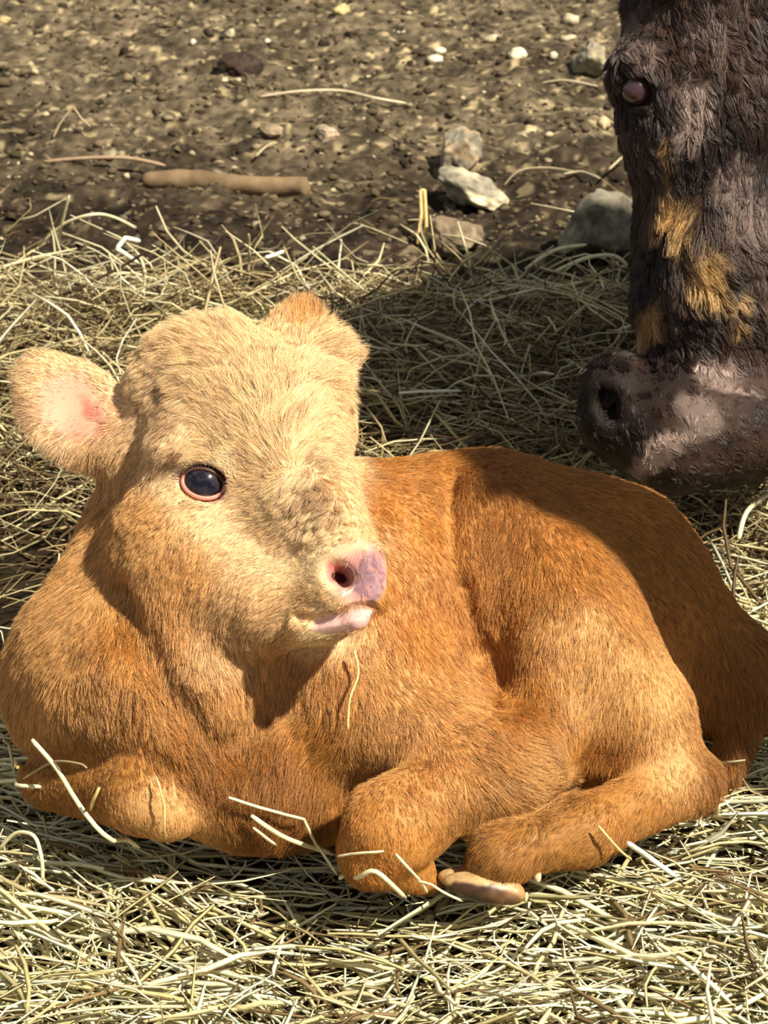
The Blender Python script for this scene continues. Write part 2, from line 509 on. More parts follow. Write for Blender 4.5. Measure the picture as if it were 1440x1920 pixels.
def calf_colour(P):
    _, _, C = coat_map(P)
    x, y, dz = pix(P)
    nose, eye = skin_regions(P)
    n = vnoise(P, 160, 3)
    C = C * 0.8
    NC = np.tile(PINK, (len(P), 1))
    edge = smooth(.5, .88, blob(x, y, 676, 1084, 70, 72, 0)) * (x < 690)
    NC = NC * (1 - edge[:, None]) + np.array([.84, .53, .31]) * edge[:, None]
    mv = (1 - smooth(.7, 1.15, blob(x, y, 695, 1092, 34, 56, 8) + (n - .5) * .8)) * (.55 + .6 * vnoise(P, 420, 5))
    mv = np.clip(mv, 0, 1)
    NC = NC * (1 - mv[:, None]) + MAUVE * mv[:, None]
    lip = 1 - smooth(.8, 1.1, blob(x, y, 650, 1166, 74, 24, -10))
    NC = NC * (1 - lip[:, None]) + np.array([.80, .47, .40]) * lip[:, None]
    red = 1 - smooth(.6, 1.2, blob(x, y, 624, 1074, 30, 20, 32))
    NC = NC * (1 - red[:, None]) + np.array([.62, .22, .18]) * red[:, None]
    rim = np.abs(blob(x, y, 640, 1086, 22, 26, 0) - 1) * 20
    rim = (1 - smooth(3, 7, rim)) * (x > 640)
    NC = NC * (1 - .8 * rim[:, None]) + np.array([.90, .64, .54]) * .8 * rim[:, None]
    hole = 1 - smooth(.7, 1.1, blob(x, y, 636, 1083, 18, 11, 25))
    NC = NC * (1 - hole[:, None]) + np.array([.06, .012, .012]) * hole[:, None]
    C = C * (1 - nose[:, None]) + NC * nose[:, None]
    C = C * (1 - eye[:, None]) + np.array([.70, .33, .24]) * eye[:, None]
    ear = (1 - smooth(.6, 1.1, blob(x, y, 140, 770, 105, 70, 38))) * (dz > .1) * (x < 235)
    fold = (1 - smooth(.3, 1.1, blob(x, y, 172, 772, 46, 20, 50) + (n - .5) * .6)) * ear
    C = C * (1 - ear[:, None]) + np.array([.84, .43, .28]) * ear[:, None]
    C = C * (1 - .75 * fold[:, None]) + np.array([.48, .13, .085]) * .75 * fold[:, None]
    return C

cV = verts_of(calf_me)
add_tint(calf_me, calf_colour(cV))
calf_mat = tint_mat('calf skin', rough=.55, spec=.25, bump=.25, bscale=500, sss=0.0)
calf = link('calf', calf_me, calf_mat)
set_props(calf, 'golden brown fluffy calf lying on the hay with its head turned', 'calf')

def grow(name, me, parent, mat, n, length_fn,  dens_fn, field, iso, npts=5, lift=.35, clump=.55, clump_size=.012, wave=.25, rad=.00022, jit=.25):
    me.calc_loop_triangles()
    nt = len(me.loop_triangles)
    T = np.empty(nt * 3, np.int32); me.loop_triangles.foreach_get('vertices', T); T = T.reshape(-1, 3)
    V = verts_of(me)
    A, B, C = V[T[:, 0]], V[T[:, 1]], V[T[:, 2]]
    N = np.cross(B - A, C - A); ar = np.linalg.norm(N, axis=1)
    Nn = N / np.maximum(ar, 1e-12)[:, None]
    cen = (A + B + C) / 3
    view = CAM - cen; view /= np.linalg.norm(view, axis=1)[:, None]
    face = (Nn * view).sum(1)
    w = ar * dens_fn(cen) * np.where(face > -.25, 1, .12)
    w = np.maximum(w, 0); w /= w.sum()
    ti = rng.choice(nt, n, p=w)
    r1 = np.sqrt(rng.random(n)); r2 = rng.random(n)
    P = A[ti] * (1 - r1)[:, None] + B[ti] * (r1 * (1 - r2))[:, None] + C[ti] * (r1 * r2)[:, None]
    # smooth normals from the vertices
    VN = np.empty(len(me.vertices) * 3, np.float32); me.vertex_normals.foreach_get('vector', VN); VN = VN.reshape(-1, 3)
    Nr = VN[T[ti, 0]] * (1 - r1)[:, None] + VN[T[ti, 1]] * (r1 * (1 - r2))[:, None] + VN[T[ti, 2]] * (r1 * r2)[:, None]
    Nr /= np.linalg.norm(Nr, axis=1)[:, None]
    d2, L, col = length_fn(P)
    d3 = d2[:, :1] * CR - d2[:, 1:2] * CU
    # swirls of the coat
    d3 = d3 + wave * vnoise3(P, 38, 2) + wave * .6 * vnoise3(P, 95, 4) + jit * rng.normal(size=(n, 3)) * .6
    d3 = d3 - (d3 * Nr).sum(1)[:, None] * Nr
    d3 /= np.maximum(np.linalg.norm(d3, axis=1), 1e-6)[:, None]
    L = L * .68 * (.7 + .6 * rng.random(n)) * (.75 + .5 * vnoise(P, 60, 9))
    lf = (lift(P) if callable(lift) else lift) * (.6 + .8 * rng.random(n))
    curl = vnoise3(P, 120, 6)
    K = np.zeros((n, npts, 3))
    K[:, 0] = P - Nr * .001
    dirn = d3 * (1 - lf)[:, None] + Nr * lf[:, None] * 1.6
    dirn /= np.linalg.norm(dirn, axis=1)[:, None]
    for i in range(1, npts):
        s = i / (npts - 1)
        dd = dirn + (d3 * .9 - Nr * .35 * lf[:, None]) * s + curl * .45 * s * wave
        dd /= np.linalg.norm(dd, axis=1)[:, None]
        K[:, i] = K[:, i - 1] + dd * (L / (npts - 1))[:, None]
    # locks: strands lean to the strand at the heart of their lock
    key = np.floor((P + .35 * clump_size * vnoise3(P, 90, 8)) / clump_size).astype(np.int64)
    hsh = (key[:, 0] * 73856093) ^ (key[:, 1] * 19349663) ^ (key[:, 2] * 83492791)
    _, first, inv = np.unique(hsh, return_index=True, return_inverse=True)
    lead = first[inv]
    cl = (clump(P) if callable(clump) else clump) * (.5 + rng.random(n) * .5)
    for i in range(1, npts):
        s = (i / (npts - 1)) ** 1.2
        K[:, i] += (K[lead, i] - K[:, i]) * (cl * s)[:, None]
    hc = bpy.data.hair_curves.new(name)
    hc.add_curves([npts] * n)
    hc.attributes['position'].data.foreach_set('vector', K.astype(np.float32).ravel())
    ra = hc.attributes.get('radius') or hc.attributes.new('radius', 'FLOAT', 'POINT')
    prof = np.linspace(1, .25, npts)
    R = (rad * (.7 + .6 * rng.random(n)))
    gd = rng.random(n)                        # coarse guard hairs, some dark and some pale
    R = np.where(gd < .16, R * 1.9, R)[:, None] * prof[None]
    ra.data.foreach_set('value', R.astype(np.float32).ravel())
    lockn = rng.random(len(first))[inv]
    col = col * (.92 + .16 * lockn)[:, None]
    col = col * np.where(gd < .09, .42, np.where(gd < .16, 1.15, 1.0))[:, None]
    ca = hc.attributes.new('tint', 'FLOAT_COLOR', 'CURVE')
    C4 = np.ones((n, 4), np.float32); C4[:, :3] = np.clip(col, 0, 1)
    ca.data.foreach_set('color', C4.ravel())
    return link(name, hc, mat, parent)

def calf_len(P):
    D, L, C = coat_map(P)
    x, y, dz = pix(P)
    head = dz > .2
    n = vnoise(P, 70, 5) - .5
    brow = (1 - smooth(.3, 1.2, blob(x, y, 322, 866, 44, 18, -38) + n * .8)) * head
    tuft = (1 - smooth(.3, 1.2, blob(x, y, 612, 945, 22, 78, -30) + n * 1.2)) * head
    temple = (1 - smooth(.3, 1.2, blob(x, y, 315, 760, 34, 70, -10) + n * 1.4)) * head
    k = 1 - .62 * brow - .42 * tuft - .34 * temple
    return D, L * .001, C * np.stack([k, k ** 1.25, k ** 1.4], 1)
def calf_dens(P):
    x, y, dz = pix(P)
    nose, eye = skin_regions(P)
    d = (1 - nose * .97) * (1 - eye)
    ear = (1 - smooth(.5, 1.0, blob(x, y, 142, 770, 95, 60, 38))) * (x < 235)
    d = d * (1 - .8 * ear)
    head = 1 - smooth(.8, 1.1, blob(x, y, 440, 900, 280, 340))
    d = d * (1 + .9 * head)
    d = d * (P[:, 2] > -.02)
    return d
def calf_lift(P):
    x, y, dz = pix(P)
    fore = 1 - smooth(.7, 1.2, blob(x, y, 500, 760, 190, 130))
    rim = 1 - smooth(.8, 1.2, blob(x, y, 600, 670, 60, 50))
    crown = 1 - smooth(.7, 1.2, blob(x, y, 400, 615, 170, 50))
    body = smooth(620, 760, x) * smooth(820, 900, y)
    return .28 - .10 * fore + .3 * rim + .22 * crown - .05 * body
def calf_clump(P):
    x, y, dz = pix(P)
    top = 1 - smooth(.7, 1.2, blob(x, y, 440, 700, 260, 130))
    ridge = 1 - smooth(.7, 1.2, blob(x, y, 600, 930, 60, 110, -25))
    mane = 1 - smooth(.7, 1.2, blob(x, y, 420, 1320, 220, 160))
    return .30 + .42 * np.maximum(np.maximum(top, ridge), mane * .6)
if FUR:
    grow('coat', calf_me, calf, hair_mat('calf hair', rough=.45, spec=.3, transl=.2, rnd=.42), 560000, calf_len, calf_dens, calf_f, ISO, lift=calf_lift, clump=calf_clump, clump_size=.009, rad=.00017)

# ----------------------------------------------------------------- calf parts
def sphere_np(c, r, nu=48, nv=32):
    me = bpy.data.meshes.new('sphere'); bm = bmesh.new()
    bmesh.ops.create_uvsphere(bm, u_segments=nu, v_segments=nv, radius=r)
    for f in bm.faces: f.smooth = True
    bmesh.ops.translate(bm, verts=bm.verts, vec=Vector(c))
    bm.to_mesh(me); bm.free()
    return me

em, ent, eb = new_mat('calf eye')
eb.inputs['Base Color'].default_value = (.010, .011, .020, 1)
eb.inputs['Roughness'].default_value = .15
eb.inputs['Specular IOR Level'].default_value = .35
tce = ent.nodes.new('ShaderNodeTexCoord'); nze = ent.nodes.new('ShaderNodeTexNoise'); nze.inputs["Scale"].default_value = 120
cre = ent.nodes.new('ShaderNodeValToRGB'); cre.color_ramp.elements[0].position = .42; cre.color_ramp.elements[0].color = (.005, .006, .016, 1)
cre.color_ramp.elements[1].position = .72; cre.color_ramp.elements[1].color = (.05, .038, .04, 1)
ent.links.new(tce.outputs['Object'], nze.inputs['Vector']); ent.links.new(nze.outputs['Fac'], cre.inputs['Fac']); ent.links.new(cre.outputs['Color'], eb.inputs['Base Color'])
EC = S(380, 906, EYE + 5 * mpp(EYE)) + CF * 46 * mpp(EYE)
ER = 46 * mpp(EYE)
eye_me = sphere_np(EC, ER)
eye_me.name = 'eye'
eye = link('eye', eye_me, em, calf)
set_props(eye, 'dark glossy eye with a pink rim')

def tube(name, P, R, mat, parent=None, seg=8, tint=None, closed=False):
    """round tube of varying radius along points"""
    P = np.array(P, float); n = len(P)
    R = np.broadcast_to(np.array(R, float), (n,))
    T = np.gradient(P, axis=0)
    if closed: T = np.roll(P, -1, 0) - np.roll(P, 1, 0)
    T /= np.linalg.norm(T, axis=1)[:, None]
    ref = np.tile(-CF, (n, 1))
    A = np.cross(T, ref); A /= np.maximum(np.linalg.norm(A, axis=1), 1e-6)[:, None]
    B = np.cross(T, A)
    an = np.linspace(0, 2 * np.pi, seg, endpoint=False)
    V = P[:, None] + R[:, None, None] * (np.cos(an)[None, :, None] * A[:, None] + np.sin(an)[None, :, None] * B[:, None])
    V = V.reshape(-1, 3)
    F = []
    for i in range(n if closed else n - 1):
        j = (i + 1) % n
        for k in range(seg):
            l = (k + 1) % seg
            F.append((i * seg + k, i * seg + l, j * seg + l, j * seg + k))
    if not closed:
        V = np.concatenate([V, P[:1] - T[:1] * R[0] * .4, P[-1:] + T[-1:] * R[-1] * .4])
        for k in range(seg):
            l = (k + 1) % seg
            F.append((n * seg, l, k, k)); F.append((n * seg + 1, (n - 1) * seg + k, (n - 1) * seg + l, (n - 1) * seg + l))
    me = bpy.data.meshes.new(name)
    me.from_pydata(V.tolist(), [], [tuple(dict.fromkeys(f)) for f in F])
    me.polygons.foreach_set('use_smooth', np.ones(len(me.polygons), bool))
    if tint is not None: add_tint(me, np.tile(np.array(tint, float), (len(me.vertices), 1)) if np.ndim(tint) == 1 else tint)
    me.update()
    return link(name, me, mat, parent)

skin_mat = tint_mat('bare skin', rough=.42, spec=.4, bump=.15, bscale=900)
an = np.linspace(0, 2 * np.pi, 40, endpoint=False)
FE = frame(14)
lid = []
for t in an:
    u, v = math.cos(t) * 40, math.sin(t) * 27
    if t > np.pi: v *= 1.02
    p = EC + FE[0] * u * mpp(EYE) + FE[1] * v * mpp(EYE)
    d = p - EC; h = math.sqrt(max((ER * 1.03) ** 2 - d @ d, (ER * .35) ** 2))
    lid.append(p + FE[2] * h)
lr = np.array([(3.6 if math.sin(t) > 0 else 4.5) * mpp(EYE) for t in an])
lc = np.repeat(np.array([[.10, .045, .03] if math.sin(t) > .25 else [.62, .25, .18] for t in an]), 8, 0)
eyelid = tube('eyelid', lid, lr, skin_mat, calf, tint=lc, closed=True)
set_props(eyelid, 'pink lower and dark upper eyelid rim')
LV = []; LF = []; nv = 0
lashes = bpy.data.hair_curves.new('eyelashes'); nl = 46
lashes.add_curves([4] * nl)
LP = np.zeros((nl, 4, 3))
for i in range(nl):
    t = math.radians(40 + 155 * i / nl)
    b0 = lid[int(t / (2 * np.pi) * 40) % 40]
    o_ = FE[0] * math.cos(t + .5) + FE[1] * (math.sin(t) * .7 + .1)
    ln = (9 + 9 * rng.random()) * mpp(EYE) * (1.5 if t > 2.3 else .8)
    for j in range(4):
        q = j / 3
        LP[i, j] = b0 + o_ * ln * q + FE[2] * ln * (.9 * q - .5 * q * q) + rng.normal(size=3) * .0004 * q
lashes.attributes['position'].data.foreach_set('vector', LP.astype(np.float32).ravel())
_r = lashes.attributes.get('radius') or lashes.attributes.new('radius', 'FLOAT', 'POINT')
_r.data.foreach_set('value', np.tile(np.array([.00035, .0003, .0002, .0001], np.float32), nl))
lm, _, lb_ = new_mat('lash'); lb_.inputs['Base Color'].default_value = (.07, .035, .02, 1)
link('eyelashes', lashes, lm, calf)

# hooves of the near hind foot
hf = Field()
def he(c, ang, radii, **k): ce(c, ang, radii, F=hf, **k)
he((906, 1666, .328), 12, (76, 28, 30), k=.003, tilt=25)
he((884, 1654, .305), 12, (64, 24, 28), k=.003, tilt=25)
cc((965, 1674, .330, 18), (935, 1650, .32, 28), .006, F=hf)
hoof_me = field_mesh('hoof', hf, S(905, 1665, .32) - .09, S(905, 1665, .32) + .09, .0018, 0)
hV = verts_of(hoof_me)
hx, hy, _ = pix(hV)
hn = vnoise(hV, 150, 2) - .5
arc = 1656 + ((hx - 900) / 70) ** 2 * 13 + (hx - 900) * .13          # lower edge of the pale wall
band = (1 - smooth(-4, 5, hy - arc + hn * 10))
hc_ = np.array([.05, .025, .013]) * (1 - band[:, None]) + np.array([.50, .33, .14]) * band[:, None]
brn = smooth(900, 985, hx + hn * 60)[:, None]
hc_ = hc_ * (1 - .6 * brn) + np.array([.36, .19, .08]) * .6 * brn
add_tint(hoof_me, hc_)
hoof = link('hoof', hoof_me, tint_mat('hoof horn', rough=.4, spec=.4, bump=.2, bscale=200, var=.25, vscale=120), calf)
set_props(hoof, 'cloven hoof with a cream edge')
for (px, py, dz, a) in ((1007, 1640, sd(1007, 1640) + .004, 80), (986, 1682, .318, 100)):
    dcf = Field(); dcf.ell(S(px, py, dz), frame(a), [(15 if px > 1000 else 10) * mpp(dz), (8 if px > 1000 else 5) * mpp(dz), 7 * mpp(dz)], .003)
    dm = field_mesh('dewclaw', dcf, S(px, py, dz) - .02, S(px, py, dz) + .02, .001, 0)
    add_tint(dm, np.tile([.70, .52, .30], (len(dm.vertices), 1)))
    link('dewclaw', dm, hoof.data.materials[0], calf)

# ----------------------------------------------------------------- cow shape
cow_f = Field()
def wc(a, b, k=0.03, F=cow_f): cc(a, b, k, '+', F)
wc((1375, 40, -.22, 205), (1360, 130, -.22, 190), .05)
cb((1212, 140, -.17, 72), .03, F=cow_f)
cb((1250, 250, -.19, 78), .04, F=cow_f)
wc((1350, 260, -.23, 150), (1350, 560, -.26, 165), .05)
ce((1310, 790, -.26), 0, (215, 128, 150), .04, F=cow_f)
cb((1152, 742, -.235, 66), .02, F=cow_f)
cb((1142, 716, -.235, 46), .02, F=cow_f)
cb((1136, 800, -.235, 48), .02, F=cow_f)
cb((1265, 855, -.225, 68), .03, F=cow_f)
wc((1520, 150, -.38, 210), (1440, 680, -.32, 165), .05)
cow_f.cone(S(1480, 0, -.36), (.86, .58, .80), 250 * mpp(-.36), .22, .10)
cow_f.cone((.86, .58, .80), (1.20, .66, .72), .22, .30, .12)
cow_f.cone((1.20, .66, .72), (2.15, .95, .74), .30, .31, .12)
for lx, ly in ((1.08, .46), (1.14, .84), (2.06, .76), (2.16, 1.14)):
    cow_f.cone((lx, ly, .62), (lx - .03, ly, .34), .12, .065, .06)
    cow_f.cone((lx - .03, ly, .34), (lx - .02, ly, .01), .06, .05, .03)
# ears, off to the sides of the poll
cow_f.cone(S(1560, -40, -.30), S(1640, -10, -.30), .05, .035, .03)
cow_f.cone(S(1250, -110, -.28), S(1170, -150, -.30), .05, .035, .03)
# eye hollow, nostril, mouth
EY2 = sd(1192, 168, cow_f, 0)
ce((1192, 168, EY2), 60, (36, 27, 40), .008, '-', F=cow_f)
NS2 = sd(1140, 760, cow_f, 0)
ce((1140, 760, NS2), 70, (34, 20, 40), .01, '-', F=cow_f)
cow_me = field_mesh('cow', cow_f, (.10, -.15, -.03), (2.6, 1.5, 1.2), .012, 0,
                    refine=[(S(1300, 450, -.2), .42, 1)])
K_DARK = np.array([.036, .020, .014]); K_BRN = np.array([.095, .054, .036]); K_GREY = np.array([.42, .31, .255]); K_GOLD = np.array([.74, .47, .18])  # K_GREY paints sheen into the coat, besides pale hair
COWP = [  # cx, cy, rx, ry, angle, colour, weight
    (1195, 75, 45, 60, 0, K_GREY, .6), (1185, 185, 36, 60, -10, K_DARK * .6, .9), (1295, 215, 45, 95, 5, K_GREY, 1.0), (1400, 380, 60, 110, -15, K_GREY, .6), (1330, 60, 40, 70, -40, K_GREY, .4),
    (1400, 150, 50, 100, -10, K_BRN, .9), (1250, 300, 14, 55, 0, K_GOLD, .7), (1262, 395, 48, 40, 20, K_GOLD, 1.0), (1312, 500, 46, 70, 15, K_GOLD * .85, .9),
    (1215, 600, 22, 60, 15, K_GOLD, .6), (1360, 560, 50, 30, 10, K_GOLD, .6), (1350, 690, 60, 40, 10, K_GREY, .8), (1235, 850, 75, 28, -38, K_GREY * 1.6, 1.0),  # pale muzzle streak: a highlight put into the colour
    (1310, 780, 60, 40, 40, K_GREY, .8), (1330, 860, 100, 40, 0, K_BRN, .8), (1345, 692, 46, 8, 12, K_GREY * 1.6, .7), (1372, 730, 56, 7, 8, K_GREY * 1.6, .6), (1330, 715, 30, 6, 5, K_GREY * 1.6, .5), (1385, 610, 26, 20, 10, K_GOLD, .7), (1290, 310, 52, 50, 0, K_DARK * .8, 1.0), (1225, 500, 36, 100, 12, K_DARK * .7, 1.0),  # tall dark band beside the gold tufts: painted shade
    (1130, 780, 50, 110, 0, K_DARK * .5, 1.0), (1320, 600, 55, 50, 0, K_DARK, .9)]
def cow_col(P):
    x, y, dz = pix(P)
    n = vnoise(P, 22, 3)
    C = K_DARK + (K_BRN - K_DARK) * smooth(.35, .7, n)[:, None]
    m = vnoise(P, 45, 5) - .5
    for cx, cy, rx, ry, a, c, wt in COWP:
        w = (1 - smooth(.5, 1.15, blob(x, y, cx, cy, rx, ry, a) + m * .7)) * wt
        C = C * (1 - w[:, None]) + c * w[:, None]
    return C
def cow_len(P):
    x, y, dz = pix(P)
    n = len(P)
    D = np.zeros((n, 2)); D[:, 1] = 1; D[:, 0] = .35 * np.sin(y / 70) + .25
    D[:, 0] += np.where(y > 640, .5, 0)
    L = np.full(n, .020)
    gold = np.maximum(1 - smooth(.6, 1.2, blob(x, y, 1265, 390, 60, 60)), 1 - smooth(.6, 1.2, blob(x, y, 1310, 500, 70, 95)))
    L = L + .018 * gold
    L = np.where((y > 690), .008, L)
    L = np.where((x > 1500) | (y < -60), .05, L)
    return D, L, cow_col(P)
def cow_dens(P):
    x, y, dz = pix(P)
    w = np.where((x < 1560) & (y > -150), 8.0, .35)
    return w * (blob(x, y, 1190, 168, 40, 34) > 1) * np.where((y > 720) & (x < 1180), .8, 1)
add_tint(cow_me, cow_col(verts_of(cow_me)) * .5)
cow = link('cow', cow_me, tint_mat('cow hide', rough=.7, spec=.2, bump=.3, bscale=300))
set_props(cow, 'dark brown shaggy cow lowering its head behind the calf', 'cow')
if FUR:
    grow('coat', cow_me, cow, hair_mat('cow hair', rough=.38, spec=.5, transl=.12), 130000, cow_len, cow_dens, cow_f, 0,
         lift=.3, clump=.7, clump_size=.018, wave=.5, rad=.00032)
cem, _, ceb = new_mat('cow eye')
ceb.inputs['Base Color'].default_value = (.05, .02, .022, 1); ceb.inputs['Roughness'].default_value = .12
ceb.inputs['Coat Weight'].default_value = 1; ceb.inputs['Coat Roughness'].default_value = .2
e2 = sphere_np(S(1194, 168, EY2 - .016), 30 * mpp(EY2), 32, 20); e2.name = 'eye'
set_props(link('eye', e2, cem, cow), 'dark glossy eye')

# ----------------------------------------------------------------- ground
def ground_h(x, y):
    """soil surface"""
    P = np.stack([x, y, np.zeros_like(x)], -1)
    core = smooth(1.0, .9, np.abs(x)) * smooth(2.85, 2.7, y) * smooth(-1.05, -.95, y)
    far = smooth(.75, 1.25, y) * core
    h = -.045 + .018 * (vnoise(P, 4.5, 1) - .5)
    h = h + far * (.022 * (vnoise(P, 13, 2) - .5) + .014 * (vnoise(P, 38, 3) - .5) + .008 * (vnoise(P, 95, 4) - .5) + .004 * (vnoise(P, 210, 6) - .5))
    h = h + .05 * smooth(1.45, 2.6, y)
    h = h - .05 * np.exp(-(((x + .42) / .18) ** 2 + ((y - .17) / .24) ** 2))
    return h
def axis_pts(lo, hi, step, far_lo, far_hi):
    core = np.arange(lo, hi, step)
    a = lo - np.geomspace(.02, lo - far_lo, 14); b = core[-1] + np.geomspace(.02, far_hi - core[-1], 14)
    return np.concatenate([a[::-1], core, b])
gx = axis_pts(-.95, .95, .0065, -9, 9); gy = axis_pts(-1.0, 2.75, .0065, -6, 16)
GX, GY = np.meshgrid(gx, gy, indexing='ij')
GZ = ground_h(GX.ravel(), GY.ravel())
GP = np.stack([GX.ravel(), GY.ravel(), GZ], 1)
ii = np.arange(len(gx) * len(gy)).reshape(len(gx), len(gy))
GF = np.stack([ii[:-1, :-1], ii[1:, :-1], ii[1:, 1:], ii[:-1, 1:]], -1).reshape(-1, 4)
g_me = mesh_np('ground', GP, GF)
P2 = GP.copy(); P2[:, 2] = 0
n1 = vnoise(P2, 3.2, 1); n2 = vnoise(P2, 24, 2); n3 = vnoise(P2, 110, 3); n4 = vnoise(P2, 9, 7)
far_pale = smooth(1.45, 2.1, GP[:, 1] + .5 * (n1 - .5) + .25 * (n4 - .5))  # soil turns paler with distance, edge broken by noise
soil = np.array([.034, .024, .015]) * (1 - far_pale[:, None]) + np.array([.128, .100, .060]) * far_pale[:, None]
soil = soil * (.35 + 1.2 * n2[:, None]) * (.4 + 1.1 * n3[:, None])
fleck = smooth(.74, .84, vnoise(P2, 75, 9)) * (.35 + .65 * far_pale)
soil = soil * (1 - fleck[:, None]) + np.array([.42, .33, .18]) * fleck[:, None]
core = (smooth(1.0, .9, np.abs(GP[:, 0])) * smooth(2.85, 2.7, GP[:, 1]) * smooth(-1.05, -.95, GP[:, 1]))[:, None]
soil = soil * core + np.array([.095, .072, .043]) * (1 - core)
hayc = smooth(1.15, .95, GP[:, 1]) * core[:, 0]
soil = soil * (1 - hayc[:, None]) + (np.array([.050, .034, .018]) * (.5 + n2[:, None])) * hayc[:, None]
soil = soil * (1 - .6 * np.exp(-((((GP[:, 0] + .42) / .19) ** 2 + ((GP[:, 1] - .17) / .25) ** 2) ** 2)))[:, None]  # calf's shadow painted into the soil colour of the hollow
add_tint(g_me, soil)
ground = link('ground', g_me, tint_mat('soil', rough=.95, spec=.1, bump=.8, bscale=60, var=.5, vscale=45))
set_props(ground, 'bare brown soil with flecks of straw', None, None, 'structure')

# ----------------------------------------------------------------- stones
stone_mats = tint_mat('stone', rough=.85, spec=.2, bump=.9, bscale=110, var=.45, vscale=70)
def stone_mesh(name, c, rx, ry, rz, seed, col, col2, cuts=9, sub=5, rough=.17):
    r = np.random.default_rng(seed)
    bm = bmesh.new(); bmesh.ops.create_icosphere(bm, subdivisions=sub, radius=1)
    V = np.array([v.co[:] for v in bm.verts])
    for _ in range(cuts):            # flat faces knocked off
        nrm = r.normal(size=3); nrm /= np.linalg.norm(nrm)
        d = .45 + .35 * r.random()
        ex = np.maximum(V @ nrm - d, 0); V = V - ex[:, None] * nrm * .85
    V = V * (1 + rough * (vnoise(V, 2.2, seed) - .5)[:, None] * 2 + rough * .5 * (vnoise(V, 6, seed + 1) - .5)[:, None] * 2)
    a = r.random() * 6.28
    n = vnoise(V, 1.9, seed + 3)
    R = np.array([[math.cos(a), -math.sin(a), 0], [math.sin(a), math.cos(a), 0], [0, 0, 1]])
    V = (V * np.array([1, 1, 1])) @ R.T * np.array([rx, ry, rz])
    for v, p in zip(bm.verts, V): v.co = Vector(p)
    me = bpy.data.meshes.new(name); bm.to_mesh(me); bm.free()
    me.polygons.foreach_set('use_smooth', np.ones(len(me.polygons), bool))
    w = smooth(.42, .62, n)[:, None]
    add_tint(me, np.array(col) * (1 - w) + np.array(col2) * w)
    return me
def gz(x, y): return float(ground_h(np.array([x]), np.array([y]))[0])
def on_ground(px, py):
    p = G(px, py, -.03)
    for _ in range(4): p = G(px, py, gz(p[0], p[1]))
    return p
def stone(label, px, py, w, h, col, col2=None, seed=1, tilt=0, group=None, bury=.25, name='stone', cat='stone', cuts=10, sub=5):
    p = on_ground(px, py + h * .42)
    t = float((p - CAM) @ CF); m = t / FPX
    rx = w / 2 * m * 1.08; rz = h / 2 * m * 1.05; ry = (rx + rz) * .5
    me = stone_mesh(name, None, rx, ry, rz, seed, col, col2 if col2 is not None else np.array(col) * .6, cuts, sub)
    o = link(name, me, stone_mats)
    o.location = Vector(p + np.array([0, ry * .35, rz * (1 - bury) * .8]))
    o.rotation_euler = (0, math.radians(tilt), 0)
    set_props(o, label, cat, group)
    return o
TAN = (.36, .27, .16); CREAM = (.60, .52, .33); GREY = (.27, .24, .17); PINKY = (.48, .36, .25); WHITE = (.74, .68, .48)
stone('angular tan stone standing just above the pale stone', 866, 275, 92, 88, TAN, GREY, 3, 0)
stone('pale cream streaked stone slanting down to the right', 885, 362, 150, 74, CREAM, GREY, 8, 24)
stone('rounded brown stone half buried at the hay edge', 850, 445, 120, 74, (.24, .18, .11), (.15, .11, .07), 12, 14)
stone('big grey boulder at the hay edge beside the cow', 1122, 425, 165, 150, GREY, (.17, .155, .11), 21, -6, bury=.3)
stone('grey stone touching the edge of the cow near its eye', 1105, 112, 62, 80, (.36, .31, .19), GREY, 33)
stone('pinkish stone alone right of a pale blurred pebble', 612, 254, 50, 30, PINKY, (.40, .31, .2), 5)
stone('dull tan stone just left of the pinkish stone', 508, 241, 46, 30, (.26, .2, .12), (.34, .27, .17), 6)
stone('small dark clod lying alone in the upper dirt', 452, 122, 84, 46, (.035, .022, .016), (.05, .032, .022), 7, name='dark_lump', cat='lump', cuts=3)  # dark lump standing in for a dark spot on the soil
small = [
    ('cream pebble, upper of a touching pair in the dirt', 824, 95, 24, 14, WHITE), ('cream pebble, lower of a touching pair in the dirt', 816, 112, 34, 17, WHITE),
    ('round pale pebble between the pair and the grey stone', 970, 100, 32, 22, WHITE), ('flat cream pebble above the round pale pebble', 925, 73, 34, 15, CREAM),
    ('flat white pebble just left of the cow', 1066, 71, 30, 15, CREAM), ('cream pebble near the top edge left of the cow', 1070, 36, 30, 24, CREAM),
    ('cream pebble beside the cow below its eye', 1131, 231, 28, 24, (.62, .48, .26)), ('small tan pebble right of the cream one, touching the cow', 1152, 219, 16, 14, TAN),
    ('yellowish stone at the top edge of the dirt', 640, 18, 36, 22, (.55, .44, .2)), ('little pale pebble left of the flat white one', 1038, 103, 15, 13, WHITE),
    ('tiny cream pebble to the right of the dark clod', 500, 77, 13, 12, WHITE), ('tiny cream pebble above left of the dark clod', 362, 78, 11, 11, WHITE),
    ('pale stone fragment above the dark clod', 432, 62, 20, 16, CREAM), ('tan pebble above the long reddish stem', 208, 290, 30, 20, (.3, .25, .16)),
    ('flat whitish stone chip left of the cream pebble pair', 745, 58, 34, 10, WHITE), ('yellowish flat pebble at the left edge of the dirt', 8, 36, 24, 14, (.5, .4, .2)),
    ('cream chip directly below the dark clod', 420, 149, 14, 9, CREAM), ('cream chip right of the one below the dark clod', 447, 149, 10, 9, CREAM),
]
for k, (lb, px, py, w, h, c) in enumerate(small):
    stone(lb, px, py, w, h, c, np.array(c) * .8, 40 + k, name='pebble', cat='pebble', cuts=4, sub=3, bury=.2)

